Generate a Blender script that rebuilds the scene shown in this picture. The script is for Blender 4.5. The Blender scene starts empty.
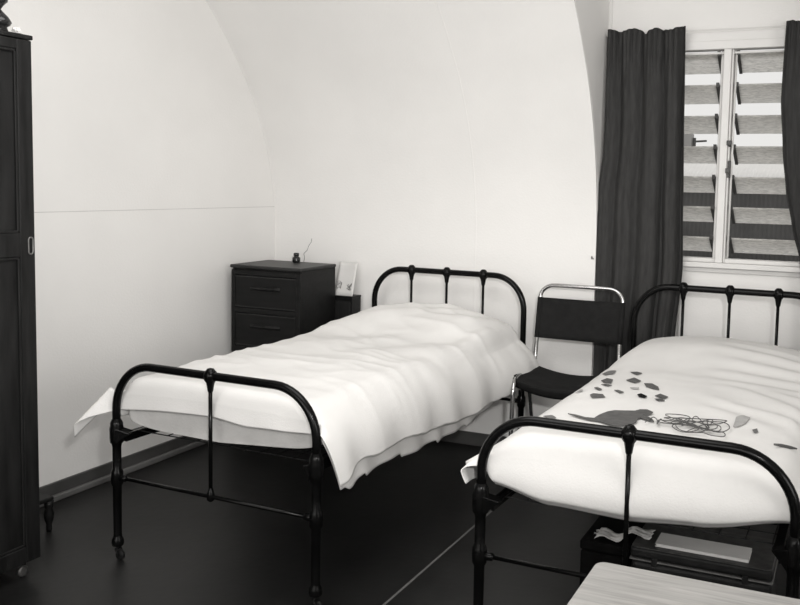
import bpy, bmesh, math, random
from mathutils import Vector, Matrix, noise
S = bpy.context.scene
COL = S.collection
PI = math.pi
random.seed(7)

# ---------------------------------------------------------------- materials
def new_mat(name):
    m = bpy.data.materials.new(name); m.use_nodes = True
    nt = m.node_tree; b = nt.nodes['Principled BSDF']
    return m, nt, b

def mat(name, v, v2=None, rough=0.6, scale=8.0, stretch=(1, 1, 1), metal=0.0, bump=0.0, bscale=60.0, detail=4.0, spec=0.4, warm=1.0, rvar=0.0, coords='Object'):
    m, nt, b = new_mat(name)
    N, Lk = nt.nodes, nt.links
    def c(x): return (x, x * (1 - .014 * warm), x * (1 - .036 * warm), 1)
    b.inputs['Roughness'].default_value = rough
    b.inputs['Metallic'].default_value = metal
    b.inputs['Specular IOR Level'].default_value = spec
    tc = N.new('ShaderNodeTexCoord'); mp = N.new('ShaderNodeMapping'); mp.inputs['Scale'].default_value = stretch
    Lk.new(tc.outputs[coords], mp.inputs['Vector'])
    if v2 is None: b.inputs['Base Color'].default_value = c(v)
    else:
        n = N.new('ShaderNodeTexNoise'); n.inputs['Scale'].default_value = scale; n.inputs['Detail'].default_value = detail
        r = N.new('ShaderNodeValToRGB')
        r.color_ramp.elements[0].position = .3; r.color_ramp.elements[1].position = .7
        r.color_ramp.elements[0].color = c(v); r.color_ramp.elements[1].color = c(v2)
        Lk.new(mp.outputs[0], n.inputs['Vector']); Lk.new(n.outputs['Fac'], r.inputs[0]); Lk.new(r.outputs[0], b.inputs['Base Color'])
        if rvar:
            mr = N.new('ShaderNodeMapRange'); mr.inputs[3].default_value = rough - rvar; mr.inputs[4].default_value = rough + rvar
            Lk.new(n.outputs['Fac'], mr.inputs[0]); Lk.new(mr.outputs[0], b.inputs['Roughness'])
    if bump:
        n2 = N.new('ShaderNodeTexNoise'); n2.inputs['Scale'].default_value = bscale; n2.inputs['Detail'].default_value = 3
        bp = N.new('ShaderNodeBump'); bp.inputs['Strength'].default_value = bump; bp.inputs['Distance'].default_value = .01
        Lk.new(mp.outputs[0], n2.inputs['Vector']); Lk.new(n2.outputs['Fac'], bp.inputs['Height']); Lk.new(bp.outputs[0], b.inputs['Normal'])
    return m

M = {}
M['wall'] = mat('painted_board', .77, .82, rough=.75, scale=1.6, bump=.10, bscale=90)
M['cheek'] = M['wall']
M['seam'] = mat('seam_filler', .56, .66, rough=.8, scale=5)
M['ceiling'] = mat('ceiling_paint', .74, .78, rough=.8, scale=2)
M['trim_white'] = mat('white_gloss_paint', .70, .74, rough=.35, scale=6)
M['skirting'] = mat('skirting_paint', .05, .07, rough=.5, scale=9)
M['skirting_low'] = mat('skirting_cove', .10, .13, rough=.5, scale=9)
M['floor'] = mat('dark_linoleum', .009, .015, spec=.25, rough=.42, scale=3.5, bump=.06, bscale=25, rvar=.08, warm=.5)
M['floor_seam'] = mat('linoleum_seam', .10, .13, rough=.5, scale=30)
M['enamel'] = mat('black_enamel', .002, .004, rough=.2, scale=30, spec=.15, warm=0)
M['iron'] = mat('dull_iron', .008, .016, spec=.2, rough=.5, scale=40, metal=.3, warm=0)
M['sheet'] = mat('white_cotton', .68, .72, rough=.9, scale=5, bump=.12, bscale=160, spec=.1)
M['undersheet'] = mat('washed_cotton', .67, .72, rough=.9, scale=6, bump=.1, bscale=160, spec=.1)
M['ticking'] = mat('mattress_ticking', .46, .53, rough=.9, scale=14, bump=.15, bscale=120, spec=.1)
M['wood_dark'] = mat('dark_stained_wood', .006, .016, spec=.2, rough=.5, scale=5, stretch=(9, 9, 1.0), bump=.05, bscale=30, warm=.3)
M['wood_panel'] = mat('dark_panel_wood', .005, .020, spec=.2, rough=.48, scale=4, stretch=(5, 5, .8), bump=.05, bscale=30, warm=.3)
M['wood_drawer'] = mat('dark_drawer_wood', .004, .010, spec=.2, rough=.45, scale=5, stretch=(1.2, 9, 9), warm=.3)
M['chest_top'] = mat('worn_dark_top', .012, .03,spec=.3, rough=.45, scale=6, stretch=(1, 6, 6), warm=.3)
M['brass'] = mat('dulled_brass', .16, .24, rough=.4, scale=50, metal=.6)
M['curtain'] = mat('dark_curtain_cloth', .040, .055, rough=.95, scale=12, stretch=(6, 6, 1), bump=.25, bscale=140, spec=.05, warm=.6)
M['canvas'] = mat('dark_canvas', .010, .015, rough=.85, scale=30, bump=.25, bscale=220, spec=.15, warm=.4)
M['chrome'] = mat('chromed_steel', .42, .5, rough=.16, scale=10, metal=1.0, warm=.3)
M['paper'] = mat('white_paper', .62, .68, rough=.8, scale=9)
M['ink'] = mat('drawing_ink', .10, .16, rough=.8, scale=20)
M['leather'] = mat('dark_leather_scrap', .07, .105, rough=.7, scale=40, bump=.1, bscale=200)
M['leather_grey'] = mat('mid_grey_leather', .11, .17, rough=.7, scale=40)
M['leather_pale'] = mat('pale_grey_leather', .32, .40, rough=.7, scale=40)
M['cord'] = mat('dark_cord', .05, .10, rough=.7, scale=60)
M['suitcase'] = mat('dark_fibre_case', .006, .014, spec=.25, rough=.5, scale=20, bump=.15, bscale=120, warm=.4)
M['trunk'] = mat('black_trunk', .003, .006, rough=.8, scale=20, spec=.04, warm=.4)
M['suitcase_edge'] = mat('worn_case_edge', .10, .17, rough=.5, scale=30)
M['suitcase_rub'] = mat('rubbed_case_edge', .03, .07, rough=.45, scale=40, spec=.3)
M['card_box'] = mat('pale_cardboard', .42, .5, rough=.8, scale=10)
M['dark_glass'] = mat('dark_bottle_glass', .012, .02, rough=.12, scale=10, warm=0)
M['roof_dark'] = mat('dark_corrugated_iron', .09, .13, rough=.8, scale=2)
M['roof_sunlit'] = mat('sunlit_corrugated_iron', .86, .9, rough=.7, scale=3)  # sunshine on the roof put into its bright base colour
M['grey_paint'] = mat('grey_outdoor_paint', .28, .34, rough=.8, scale=3)
M['ground'] = mat('dry_ground', .14, .22, rough=.95, scale=1.2)
M['clip'] = mat('louvre_clip_metal', .05, .08, rough=.5, scale=20, metal=.2)

def light_wood():
    m, nt, b = new_mat('pale_table_wood'); N, Lk = nt.nodes, nt.links
    tc = N.new('ShaderNodeTexCoord'); mp = N.new('ShaderNodeMapping'); mp.inputs['Scale'].default_value = (1.6, 22, 22)
    n = N.new('ShaderNodeTexNoise'); n.inputs['Scale'].default_value = 4; n.inputs['Detail'].default_value = 6; n.inputs['Distortion'].default_value = .6
    r = N.new('ShaderNodeValToRGB'); e = r.color_ramp.elements
    e[0].position = .30; e[1].position = .68; e[0].color = (.28, .275, .265, 1); e[1].color = (.43, .42, .405, 1)
    Lk.new(tc.outputs['Object'], mp.inputs[0]); Lk.new(mp.outputs[0], n.inputs['Vector']); Lk.new(n.outputs['Fac'], r.inputs[0]); Lk.new(r.outputs[0], b.inputs['Base Color'])
    b.inputs['Roughness'].default_value = .42
    return m
M['wood_pale'] = light_wood()

def glass_mat():
    m, nt, b = new_mat('rippled_obscure_glass'); N, Lk = nt.nodes, nt.links
    tc = N.new('ShaderNodeTexCoord'); mp = N.new('ShaderNodeMapping'); mp.inputs['Scale'].default_value = (.55, 2.2, 2.2)
    n = N.new('ShaderNodeTexNoise'); n.inputs['Scale'].default_value = 60; n.inputs['Detail'].default_value = 2; n.inputs['Distortion'].default_value = .8
    r = N.new('ShaderNodeValToRGB'); e = r.color_ramp.elements
    e[0].position = .36; e[1].position = .62; e[0].color = (.70, .695, .68, 1); e[1].color = (.97, .96, .94, 1)
    Lk.new(tc.outputs['Object'], mp.inputs[0]); Lk.new(mp.outputs[0], n.inputs['Vector']); Lk.new(n.outputs['Fac'], r.inputs[0])
    b.inputs['Roughness'].default_value = .3
    Lk.new(r.outputs[0], b.inputs['Base Color'])
    t = N.new('ShaderNodeBsdfTranslucent'); Lk.new(r.outputs[0], t.inputs['Color'])
    bp = N.new('ShaderNodeBump'); bp.inputs['Strength'].default_value = .4; bp.inputs['Distance'].default_value = .004
    Lk.new(n.outputs['Fac'], bp.inputs['Height']); Lk.new(bp.outputs[0], b.inputs['Normal'])
    mx = N.new('ShaderNodeMixShader'); mx.inputs[0].default_value = .80
    Lk.new(b.outputs[0], mx.inputs[1]); Lk.new(t.outputs[0], mx.inputs[2]); Lk.new(mx.outputs[0], N['Material Output'].inputs[0])
    return m
M['glass'] = glass_mat()

# ---------------------------------------------------------------- helpers
def obj(name, bm, m, parent=None, smooth=False, bevel=0, recalc=True):
    if recalc: bmesh.ops.recalc_face_normals(bm, faces=bm.faces)
    me = bpy.data.meshes.new(name); bm.to_mesh(me); bm.free()
    me.materials.append(m)
    if smooth:
        for p in me.polygons: p.use_smooth = True
    o = bpy.data.objects.new(name, me); COL.objects.link(o)
    if parent: o.parent = parent
    if bevel:
        b = o.modifiers.new('bevel', 'BEVEL'); b.width = bevel; b.segments = 3; b.limit_method = 'ANGLE'; b.angle_limit = math.radians(40)
    return o

def tag(o, label=None, cat=None, group=None, kind=None):
    if label: o['label'] = label
    if cat: o['category'] = cat
    if group: o['group'] = group
    if kind: o['kind'] = kind
    return o

def thing(name, label, cat, loc=(0, 0, 0), rz=0, group=None):
    o = bpy.data.objects.new(name, None); o.empty_display_size = .1; COL.objects.link(o)
    o.location = loc; o.rotation_euler = (0, 0, rz)
    return tag(o, label, cat, group)

def struct(name, bm, m, **k):
    o = obj(name, bm, m, **k); o['kind'] = 'structure'; return o

def copy_tree(o, parent=None):
    c = o.copy(); COL.objects.link(c); c.parent = parent
    for ch in list(o.children): copy_tree(ch, c)
    return c

def box(bm, x0, x1, y0, y1, z0, z1):
    v = [bm.verts.new((x, y, z)) for z in (z0, z1) for y in (y0, y1) for x in (x0, x1)]
    for f in ((0, 2, 3, 1), (4, 5, 7, 6), (0, 1, 5, 4), (2, 6, 7, 3), (0, 4, 6, 2), (1, 3, 7, 5)):
        bm.faces.new([v[i] for i in f])
    return bm

def B(*a): return box(bmesh.new(), *a)

def tube(bm, pts, r, seg=12, closed=False, caps=True):
    pts = [Vector(p) for p in pts]; n = len(pts); rings = []
    rr = r if isinstance(r, (list, tuple)) else [r] * n
    up = None
    for i, p in enumerate(pts):
        if closed: t = (pts[(i + 1) % n] - pts[i - 1])
        else: t = pts[min(i + 1, n - 1)] - pts[max(i - 1, 0)]
        t.normalize()
        if up is None:
            up = t.orthogonal().normalized()
        up = (up - t * up.dot(t))
        if up.length < 1e-6: up = t.orthogonal()
        up.normalize(); s = t.cross(up)
        rings.append([bm.verts.new(p + rr[i] * (math.cos(2 * PI * k / seg) * up + math.sin(2 * PI * k / seg) * s)) for k in range(seg)])
    m = n if closed else n - 1
    for i in range(m):
        a, b = rings[i], rings[(i + 1) % n]
        for k in range(seg):
            bm.faces.new((a[k], a[(k + 1) % seg], b[(k + 1) % seg], b[k]))
    if caps and not closed:
        bm.faces.new(rings[0][::-1]); bm.faces.new(rings[-1])
    return bm

def lathe(bm, prof, c=(0, 0, 0), seg=20, axis='Z'):
    c = Vector(c); rings = []
    for r, z in prof:
        ring = []
        for k in range(seg):
            a = 2 * PI * k / seg; x, y = max(r, 1e-4) * math.cos(a), max(r, 1e-4) * math.sin(a)
            v = (x, y, z) if axis == 'Z' else ((z, x, y) if axis == 'X' else (x, z, y))
            ring.append(bm.verts.new(c + Vector(v)))
        rings.append(ring)
    for a, b in zip(rings, rings[1:]):
        for k in range(seg): bm.faces.new((a[k], a[(k + 1) % seg], b[(k + 1) % seg], b[k]))
    bm.faces.new(rings[0][::-1]); bm.faces.new(rings[-1])
    return bm

def rrect(x0, x1, y0, y1, r, z0, z1):
    bm = bmesh.new(); pts = []
    for cx, cyy, a0 in ((x1 - r, y1 - r, 0), (x0 + r, y1 - r, 90), (x0 + r, y0 + r, 180), (x1 - r, y0 + r, 270)):
        for k in range(7):
            a = math.radians(a0 + 15 * k); pts.append((cx + r * math.cos(a), cyy + r * math.sin(a)))
    a = [bm.verts.new((x, y, z0)) for x, y in pts]; b = [bm.verts.new((x, y, z1)) for x, y in pts]
    bm.faces.new(a[::-1]); bm.faces.new(b)
    for i in range(len(pts)): j = (i + 1) % len(pts); bm.faces.new((a[i], a[j], b[j], b[i]))
    return bm

def grid_faces(bm, V):
    for i in range(len(V) - 1):
        for j in range(len(V[0]) - 1):
            bm.faces.new((V[i][j], V[i + 1][j], V[i + 1][j + 1], V[i][j + 1]))

def interp(tab, x):
    if x <= tab[0][0]: return tab[0][1]
    for (a, b), (c, d) in zip(tab, tab[1:]):
        if x <= c:
            t = (x - a) / (c - a); t = t * t * (3 - 2 * t) * .5 + t * .5
            return b + (d - b) * t
    return tab[-1][1]

def ss(e0, e1, x):
    t = min(1, max(0, (x - e0) / (e1 - e0))); return t * t * (3 - 2 * t)

def catmull(pts, n=6):
    pts = [Vector(p) for p in pts]; out = []
    P = [2 * pts[0] - pts[1]] + pts + [2 * pts[-1] - pts[-2]]
    for i in range(1, len(P) - 2):
        p0, p1, p2, p3 = P[i - 1], P[i], P[i + 1], P[i + 2]
        for k in range(n):
            t = k / n
            out.append(.5 * ((2 * p1) + (p2 - p0) * t + (2 * p0 - 5 * p1 + 4 * p2 - p3) * t * t + (3 * p1 - p0 - 3 * p2 + p3) * t ** 3))
    out.append(pts[-1]); return out

# ---------------------------------------------------------------- room shell
XW, XD0, XD1, XR = -.722, 1.28, 2.62, 5.2          # end wall, dormer cheeks, far right wall
YC, YWIN, YF, ZC = 2.062, 2.179, -4.8, 2.78
prof = [(YC, 0, 0), (YC, .5, 0), (YC, 1.0, 0), (2.060, 1.26, 0), (2.015, 1.52, 0), (1.932, 1.752, 0), (1.815, 1.965, 0),
        (1.69, 2.125, 0), (1.555, 2.275, 0), (1.40, 2.42, 0), (1.17, 2.575, 0), (.85, 2.69, 0), (.5, 2.75, 0), (.2, ZC, 0)]
P = [(p.x, p.y) for p in catmull(prof, 5)]

struct('floor', B(XW - .1, XR + .1, YF - .1, YWIN + .1, -.06, 0), M['floor'])

def curved(x0, x1):
    bm = bmesh.new()
    nx = max(2, int((x1 - x0) / .25))
    inn = [[bm.verts.new((x0 + (x1 - x0) * i / nx, y, z)) for y, z in P] for i in range(nx + 1)]
    nrm = []
    for k in range(len(P)):
        a, b = P[max(k - 1, 0)], P[min(k + 1, len(P) - 1)]
        t = Vector((b[0] - a[0], b[1] - a[1])).normalized(); nrm.append((t.y, -t.x))
    out = [[bm.verts.new((x0 + (x1 - x0) * i / nx, P[k][0] + .04 * nrm[k][0], P[k][1] + .04 * nrm[k][1])) for k in range(len(P))] for i in (0, nx)]
    grid_faces(bm, inn); grid_faces(bm, out)
    for a, b in ((inn[0], out[0]), (inn[-1], out[1])): grid_faces(bm, [a, b])
    return bm
struct('wall_back', curved(XW, XD0), M['wall'], smooth=True).data.polygons.foreach_set
struct('wall_back_far', curved(XD1, XR), M['wall'], smooth=True)
for n in ('wall_back', 'wall_back_far'):
    o = bpy.data.objects[n]; e = o.modifiers.new('edges', 'EDGE_SPLIT'); e.split_angle = math.radians(40)

def cheek(x0, x1):
    bm = bmesh.new()
    poly = [(y + .02, z) for y, z in P if z > .0 or y == YC] + [(YWIN + .05, ZC), (YWIN + .05, 0)]
    poly = [(YC + .02, 0)] + [(y + .02 * (z < 2), z + .02 * (z >= 2)) for y, z in P[1:]] + [(YWIN + .05, ZC + .02), (YWIN + .05, 0)]
    a = [bm.verts.new((x0, y, z)) for y, z in poly]; b = [bm.verts.new((x1, y, z)) for y, z in poly]
    bm.faces.new(a); bm.faces.new(b[::-1])
    for i in range(len(poly)):
        j = (i + 1) % len(poly); bm.faces.new((a[i], a[j], b[j], b[i]))
    return bm
struct('wall_cheek_left', cheek(XD0 - .05, XD0 + .001), M['cheek'])
struct('wall_cheek_right', cheek(XD1 - .001, XD1 + .05), M['cheek'])
struct('wall_left', B(XW - .08, XW, YF - .1, YWIN + .1, 0, ZC), M['wall'])
struct('wall_right', B(XR, XR + .08, YF - .1, YWIN + .1, 0, ZC), M['wall'])
struct('wall_front', B(XW, XR, YF - .08, YF, 0, ZC), M['wall'])
struct('ceiling', B(XW - .1, XR + .1, YF - .1, YWIN + .1, ZC, ZC + .06), M['ceiling'])
# window wall of the dormer around the opening
WX0, WX1, WZ0, WZ1 = 1.37, 2.43, 1.09, 2.19
bm = bmesh.new()
box(bm, XD0, WX0, YWIN, YWIN + .07, 0, ZC); box(bm, WX1, XD1, YWIN, YWIN + .07, 0, ZC)
box(bm, WX0, WX1, YWIN, YWIN + .07, 0, WZ0); box(bm, WX0, WX1, YWIN, YWIN + .07, WZ1, ZC)
struct('wall_window', bm, M['wall'])
struct('trim_corner', B(XD0 + .001, XD0 + .016, YWIN - .012, YWIN, 0, ZC), M['trim_white'])

# skirting of the end wall and the curved wall
struct('baseboard_left', B(XW, XW + .014, YF, YC, .03, .085), M['skirting'], bevel=.004)
bm = bmesh.new(); box(bm, XW, XW + .03, YF, YC, 0, .03); struct('baseboard_left_foot', bm, M['skirting_low'], bevel=.008)
struct('baseboard_back', B(XW + .03, XD0, YC - .014, YC, 0, .075), M['skirting'], bevel=.004)
struct('baseboard_window', B(XD0 + .016, XD1, YWIN - .014, YWIN, 0, .075), M['skirting'], bevel=.004)
# joints between the wall boards
struct('trim_1', B(XW, XW + .0012, -1.4, YC - .002, 1.2965, 1.3000), M['seam'])
def seam(x, w, z0=0.):
    bm = bmesh.new(); V = []
    for k, (y, z) in enumerate(P):
        if z < z0: continue
        a, b = P[max(k - 1, 0)], P[min(k + 1, len(P) - 1)]
        t = Vector((b[0] - a[0], b[1] - a[1])).normalized()
        V.append([bm.verts.new((x + s, y - e * t.y, z + e * t.x)) for s, e in ((-w, .0), (-w * .6, .0007), (w * .6, .0007), (w, .0))])
    grid_faces(bm, V); return bm
struct('trim_2', seam(.602, .005), M['wall'], smooth=True)
struct('trim_3', seam(XW + .003, .003, 1.25), M['wall'], smooth=True)
# long joint in the linoleum
struct('trim_4', B(1.083, 1.0925, YF, YC - .02, 0, .0012), M['floor_seam'])

# ---------------------------------------------------------------- louvred window
win = bpy.data.objects.new('window_1', None); COL.objects.link(win); win.location = (WX0, YWIN, WZ0); win['kind'] = 'structure'
def wpart(name, bm, m, **k):
    bmesh.ops.translate(bm, verts=bm.verts, vec=-Vector(win.location))
    return obj(name, bm, m, win, **k)
MX0, MX1 = 1.868, 1.911
bm = bmesh.new()
box(bm, WX0 - .03, WX1 + .03, 2.150, YWIN + .05, 2.148, 2.190)      # head rail
box(bm, WX0 - .05, WX1 + .05, 2.162, YWIN, 2.190, 2.236)            # architrave
box(bm, WX0 - .03, WX0 + .02, 2.155, YWIN + .05, 1.088, 2.148)
box(bm, WX1 - .02, WX1 + .03, 2.155, YWIN + .05, 1.088, 2.148)
box(bm, WX0 + .02, WX1 - .02, 2.185, YWIN + .06, 2.128, 2.139)
box(bm, WX0 + .02, WX1 - .02, 2.176, YWIN + .06, 1.088, 1.108)      # bottom rail
wpart('window_frame', bm, M['trim_white'], bevel=.003)
bm = bmesh.new(); box(bm, WX0 - .05, WX1 + .05, 2.128, YWIN + .0, 1.062, 1.088); box(bm, WX0 - .05, WX1 + .05, 2.166, YWIN, 1.036, 1.060)
wpart('sill', bm, M['trim_white'], bevel=.004)
bm = bmesh.new(); box(bm, MX0 - .020, MX0, 2.215, YWIN + .055, 1.088, 2.148); box(bm, MX1 + .004, MX1 + .013, 2.215, YWIN + .055, 1.088, 2.148); box(bm, MX0, MX1 - .006, 2.152, YWIN + .05, 1.088, 2.148); box(bm, MX1 - .006, MX1 + .004, 2.170, YWIN + .05, 1.088, 2.148)
wpart('mullion', bm, M['trim_white'], bevel=.004)
zt = [2.131, 1.977, 1.823, 1.670, 1.518, 1.366, 1.212]
LOUV_Y, LD, LH = 2.195, .142, .078
for (a, b) in ((WX0 + .022, MX0 - .021), (MX1 + .014, WX1 - .022)):
    for z in zt:
        bm = bmesh.new(); V = []
        for k in range(9):
            t = k / 8
            V.append([(LOUV_Y + t * LD, z - t * LH)])
        n = Vector((0, LH, LD)).normalized() * .003
        q = [(LOUV_Y, z), (LOUV_Y + LD, z - LH)]
        v = []
        for x in (a + .008, b - .008):
            for (y, zz) in q:
                for s in (-1, 1): v.append(bm.verts.new((x, y + s * n.y, zz + s * n.z)))
        for f in ((0, 1, 3, 2), (4, 6, 7, 5), (0, 4, 5, 1), (2, 3, 7, 6), (0, 2, 6, 4), (1, 5, 7, 3)): bm.faces.new([v[i] for i in f])
        bmesh.ops.translate(bm, verts=bm.verts, vec=-Vector(win.location))
        bl = obj('louvre_blade', bm, M['glass'], win)
        for x in (a, b):
            bm = bmesh.new()
            x0, x1 = (x, x + .015) if x == a else (x - .015, x)
            pp = [(LOUV_Y - .006, z + .012), (LOUV_Y + .022, z + .004), (LOUV_Y + LD * .97, z - LH + .008), (LOUV_Y + LD * .97, z - LH - .008), (LOUV_Y + LD * .5, z - LH * .5 - .013), (LOUV_Y - .002, z - .010)]
            A = [bm.verts.new((x0, y, zz)) for y, zz in pp]; Bv = [bm.verts.new((x1, y, zz)) for y, zz in pp]
            bm.faces.new(A); bm.faces.new(Bv[::-1])
            for i in range(6): bm.faces.new((A[i], A[(i + 1) % 6], Bv[(i + 1) % 6], Bv[i]))
            bmesh.ops.translate(bm, verts=bm.verts, vec=-Vector(win.location))
            obj('blade_clip', bm, M['clip'], bl)
bm = bmesh.new(); tube(bm, [(MX1 + .016, 2.176, 1.12), (MX1 + .016, 2.176, 2.12)], .005, 8)
wpart('operating_rod', bm, M['trim_white'], smooth=True)
for z0, z1, zk in ((1.70, 1.668, 1.686), (1.600, 1.515, 1.55)):
    bm = bmesh.new(); box(bm, MX1 + .0, MX1 + .012, 2.150, 2.170, z1, z0); box(bm, MX1 - .008, MX1 + .014, 2.128, 2.152, zk - .012, zk + .012)
    wpart('lever', bm, M['clip'], bevel=.003)

# ---------------------------------------------------------------- outside the window
struct('ground', B(-25, 30, 2.3, 60, -.75, -.7), M['ground'])
hut = thing('neighbouring_hut', 'corrugated iron hut with dark wall and pale roof coloured as sunlit outside the louvred window', 'building', (-.2, 15, -.7))
def corr(x0, x1, pts, amp=.012, pitch=.079):
    bm = bmesh.new(); n = int((x1 - x0) / pitch * 6); V = []
    for (y, z) in pts:
        V.append([bm.verts.new((x0 + (x1 - x0) * i / n, y - amp * math.sin(2 * PI * (x0 + (x1 - x0) * i / n) / pitch), z)) for i in range(n + 1)])
    grid_faces(bm, V); return bm
def hp(name, bm, m, **k):
    o = obj(name, bm, m, hut, **k); return o
o = hp('wall', corr(-6, 7, [(0, 0), (0, 1.2), (0, 2.36)]), M['roof_dark'], smooth=True); o.modifiers.new('thick', 'SOLIDIFY').thickness = .02
o = hp('roof', corr(-6.2, 7.2, [(-.12, 2.32), (1.5, 2.78), (3.0, 3.02)]), M['roof_sunlit'], smooth=True); o.modifiers.new('thick', 'SOLIDIFY').thickness = .02
hp('body', B(-6, 7, .05, 5, 0, 2.33), M['roof_dark'])
hp('vent_box', B(-1.1, -.41, 1.45, 1.75, 2.70, 3.276), M['grey_paint'])
bm = bmesh.new(); tube(bm, [(-.363, 1.5, 2.72), (-.363, 1.5, 3.194)], .035, 8); tube(bm, [(-.363, 1.5, 3.12), (-.116, 1.5, 3.133)], .02, 8)
hp('vent_pipe', bm, M['clip'])

# ---------------------------------------------------------------- beds
W, L = .90, 1.929
HF, HH, HJ = .761, .979, .322
PR = .0155
def arch(z, za, rx):
    pts = [(0, 0, .49), (0, 0, za)]
    rz = z - za
    for k in range(1, 13):
        a = PI / 2 * k / 12; pts.append((rx - rx * math.cos(a), 0, za + rz * math.sin(a)))
    mid = [(W * t, 0, z) for t in (.3, .4, .5, .6, .7)]
    right = [(W - x, y, zz) for x, y, zz in pts][::-1]
    return pts + mid + right
def make_bedstead():
    root = thing('iron_bedstead', 'tmp', 'bed frame')
    def end(y, z, za, rods, names):
        rn, pn, ln, dn, kn = names
        bm = bmesh.new(); tube(bm, [(x, y, zz) for x, _, zz in arch(z, za, .172)], PR, 14)
        obj(rn, bm, M['enamel'], root, smooth=True)
        for x in (0, W):
            bm = bmesh.new()
            lathe(bm, [(.012, .052), (.021, .056), (.0235, .066), (.022, .080), (.0165, .090), (.0155, .10), (.0165, HJ - .035), (.0225, HJ - .024), (.0235, HJ), (.0225, HJ + .022), (.0165, HJ + .034),
                       (.0165, .44), (.019, .452), (.0245, .458), (.026, .475), (.026, .512), (.0235, .522), (.0235, .532), (.019, .542), (.0155, .548)], (x, y, 0), 16)
            po = obj(pn, bm, M['enamel'], root, smooth=True); po.modifiers.new('edges', 'EDGE_SPLIT').split_angle = math.radians(48)
            s = 1 if y < 1 else -1
            # side-iron bracket casting
            bm = bmesh.new(); sx = 1 if x == 0 else -1
            v = [(x + sx * .015, y - .012, .515), (x + sx * .060, y + s * .02, .494), (x + sx * .015, y - .012, .455)]
            a = [bm.verts.new(Vector(p) + Vector((0, -.012, 0))) for p in v]; b = [bm.verts.new(Vector(p) + Vector((0, .03, 0))) for p in v]
            bm.faces.new(a); bm.faces.new(b[::-1])
            for i in range(3): bm.faces.new((a[i], a[(i + 1) % 3], b[(i + 1) % 3], b[i]))
            obj('corner_bracket', bm, M['enamel'], po, bevel=.003)
            # castor
            c = bpy.data.meshes
            bm = bmesh.new(); tube(bm, [(x, y, .056), (x, y, .040)], .006, 8)
            for dy in (-.013, .013):
                tube(bm, [(x, y + dy, .044), (x + .008, y + dy, .030), (x + .012, y + dy, .020)], .0035, 6)
            tube(bm, [(x, y - .014, .043), (x, y + .014, .043)], .005, 6)
            ca = obj('castor', bm, M['iron'], po, smooth=True)
            bm = bmesh.new(); lathe(bm, [(.014, -.008), (.0195, -.006), (.0195, .006), (.014, .008)], (x + .012, y, .0198), 16, 'Y')
            obj('wheel', bm, M['iron'], ca, smooth=True)
        bm = bmesh.new(); tube(bm, [(.0, y, HJ), (W, y, HJ)], .0075, 10)
        for x in (.03, W - .03): lathe(bm, [(.008, -.018), (.0125, -.012), (.0135, 0), (.0125, .012), (.008, .018)], (x, y, HJ), 12, 'X')
        obj(ln, bm, M['enamel'], root, smooth=True)
        for x in rods:
            bm = bmesh.new(); tube(bm, [(x, y, HJ), (x, y, z - .01)], .0072, 10)
            ro = obj(dn, bm, M['enamel'], root, smooth=True)
            bm = bmesh.new()
            lathe(bm, [(.0075, z - .060), (.0105, z - .052), (.0125, z - .038), (.0155, z - .024), (.0225, z - .014), (.0245, z), (.0225, z + .012), (.015, z + .022), (.012, z + .026), (.006, z + .028)], (x, y, 0), 16)
            lathe(bm, [(.016, -.020), (.0225, -.014), (.0235, 0), (.0225, .014), (.016, .020)], (x, y, z), 14, 'X')
            obj(kn, bm, M['enamel'], ro, smooth=True)
            bm = bmesh.new(); lathe(bm, [(.006, HJ - .018), (.013, HJ - .012), (.0155, HJ), (.013, HJ + .012), (.010, HJ + .024), (.0072, HJ + .032)], (x, y, 0), 14)
            obj('lower_knob', bm, M['enamel'], ro, smooth=True)
    end(0, HF, .585, (W / 2,), ('foot_rail', 'foot_post', 'foot_lower_rail', 'foot_rod', 'rail_knob'))
    end(L, HH, .80, (W / 2 - .216, W / 2, W / 2 + .216), ('head_rail', 'head_post', 'head_lower_rail', 'head_rod', 'rail_knob'))
    for x in (.035, W - .035):
        bm = bmesh.new(); box(bm, x - .004, x + .004, .01, L - .01, .462, .500); s = .02 if x < .4 else -.02
        box(bm, min(x, x + s), max(x, x + s), .01, L - .01, .494, .499)
        obj('side_iron', bm, M['enamel'], root)
    bm = bmesh.new()
    for i in range(24): y = .06 + (L - .12) * i / 23; tube(bm, [(.04, y, .495), (W - .04, y, .495)], .0022, 5)
    for i in range(12): x = .06 + (W - .12) * i / 11; tube(bm, [(x, .05, .4975), (x, L - .05, .4975)], .0022, 5)
    obj('spring_mesh', bm, M['iron'], root)
    return root
bedL = make_bedstead()
bedL['label'] = 'black iron bedstead in the middle of the room, its bedspread hanging in a corner'
bedR = copy_tree(bedL)
bedR['label'] = 'black iron bedstead at the right by the window, cord and scraps lying on its sheet'
bedL['group'] = bedR['group'] = 'iron bedsteads'
bedL.location = (0, 0, 0); bedL.rotation_euler.z = -.0251
OR, RZR = Vector((1.5038, -.0452, 0)), -.0152
bedR.location = OR; bedR.rotation_euler.z = RZR
ML = Matrix.Rotation(-.0251, 4, 'Z'); MR = Matrix.Translation(OR) @ Matrix.Rotation(RZR, 4, 'Z')

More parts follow.
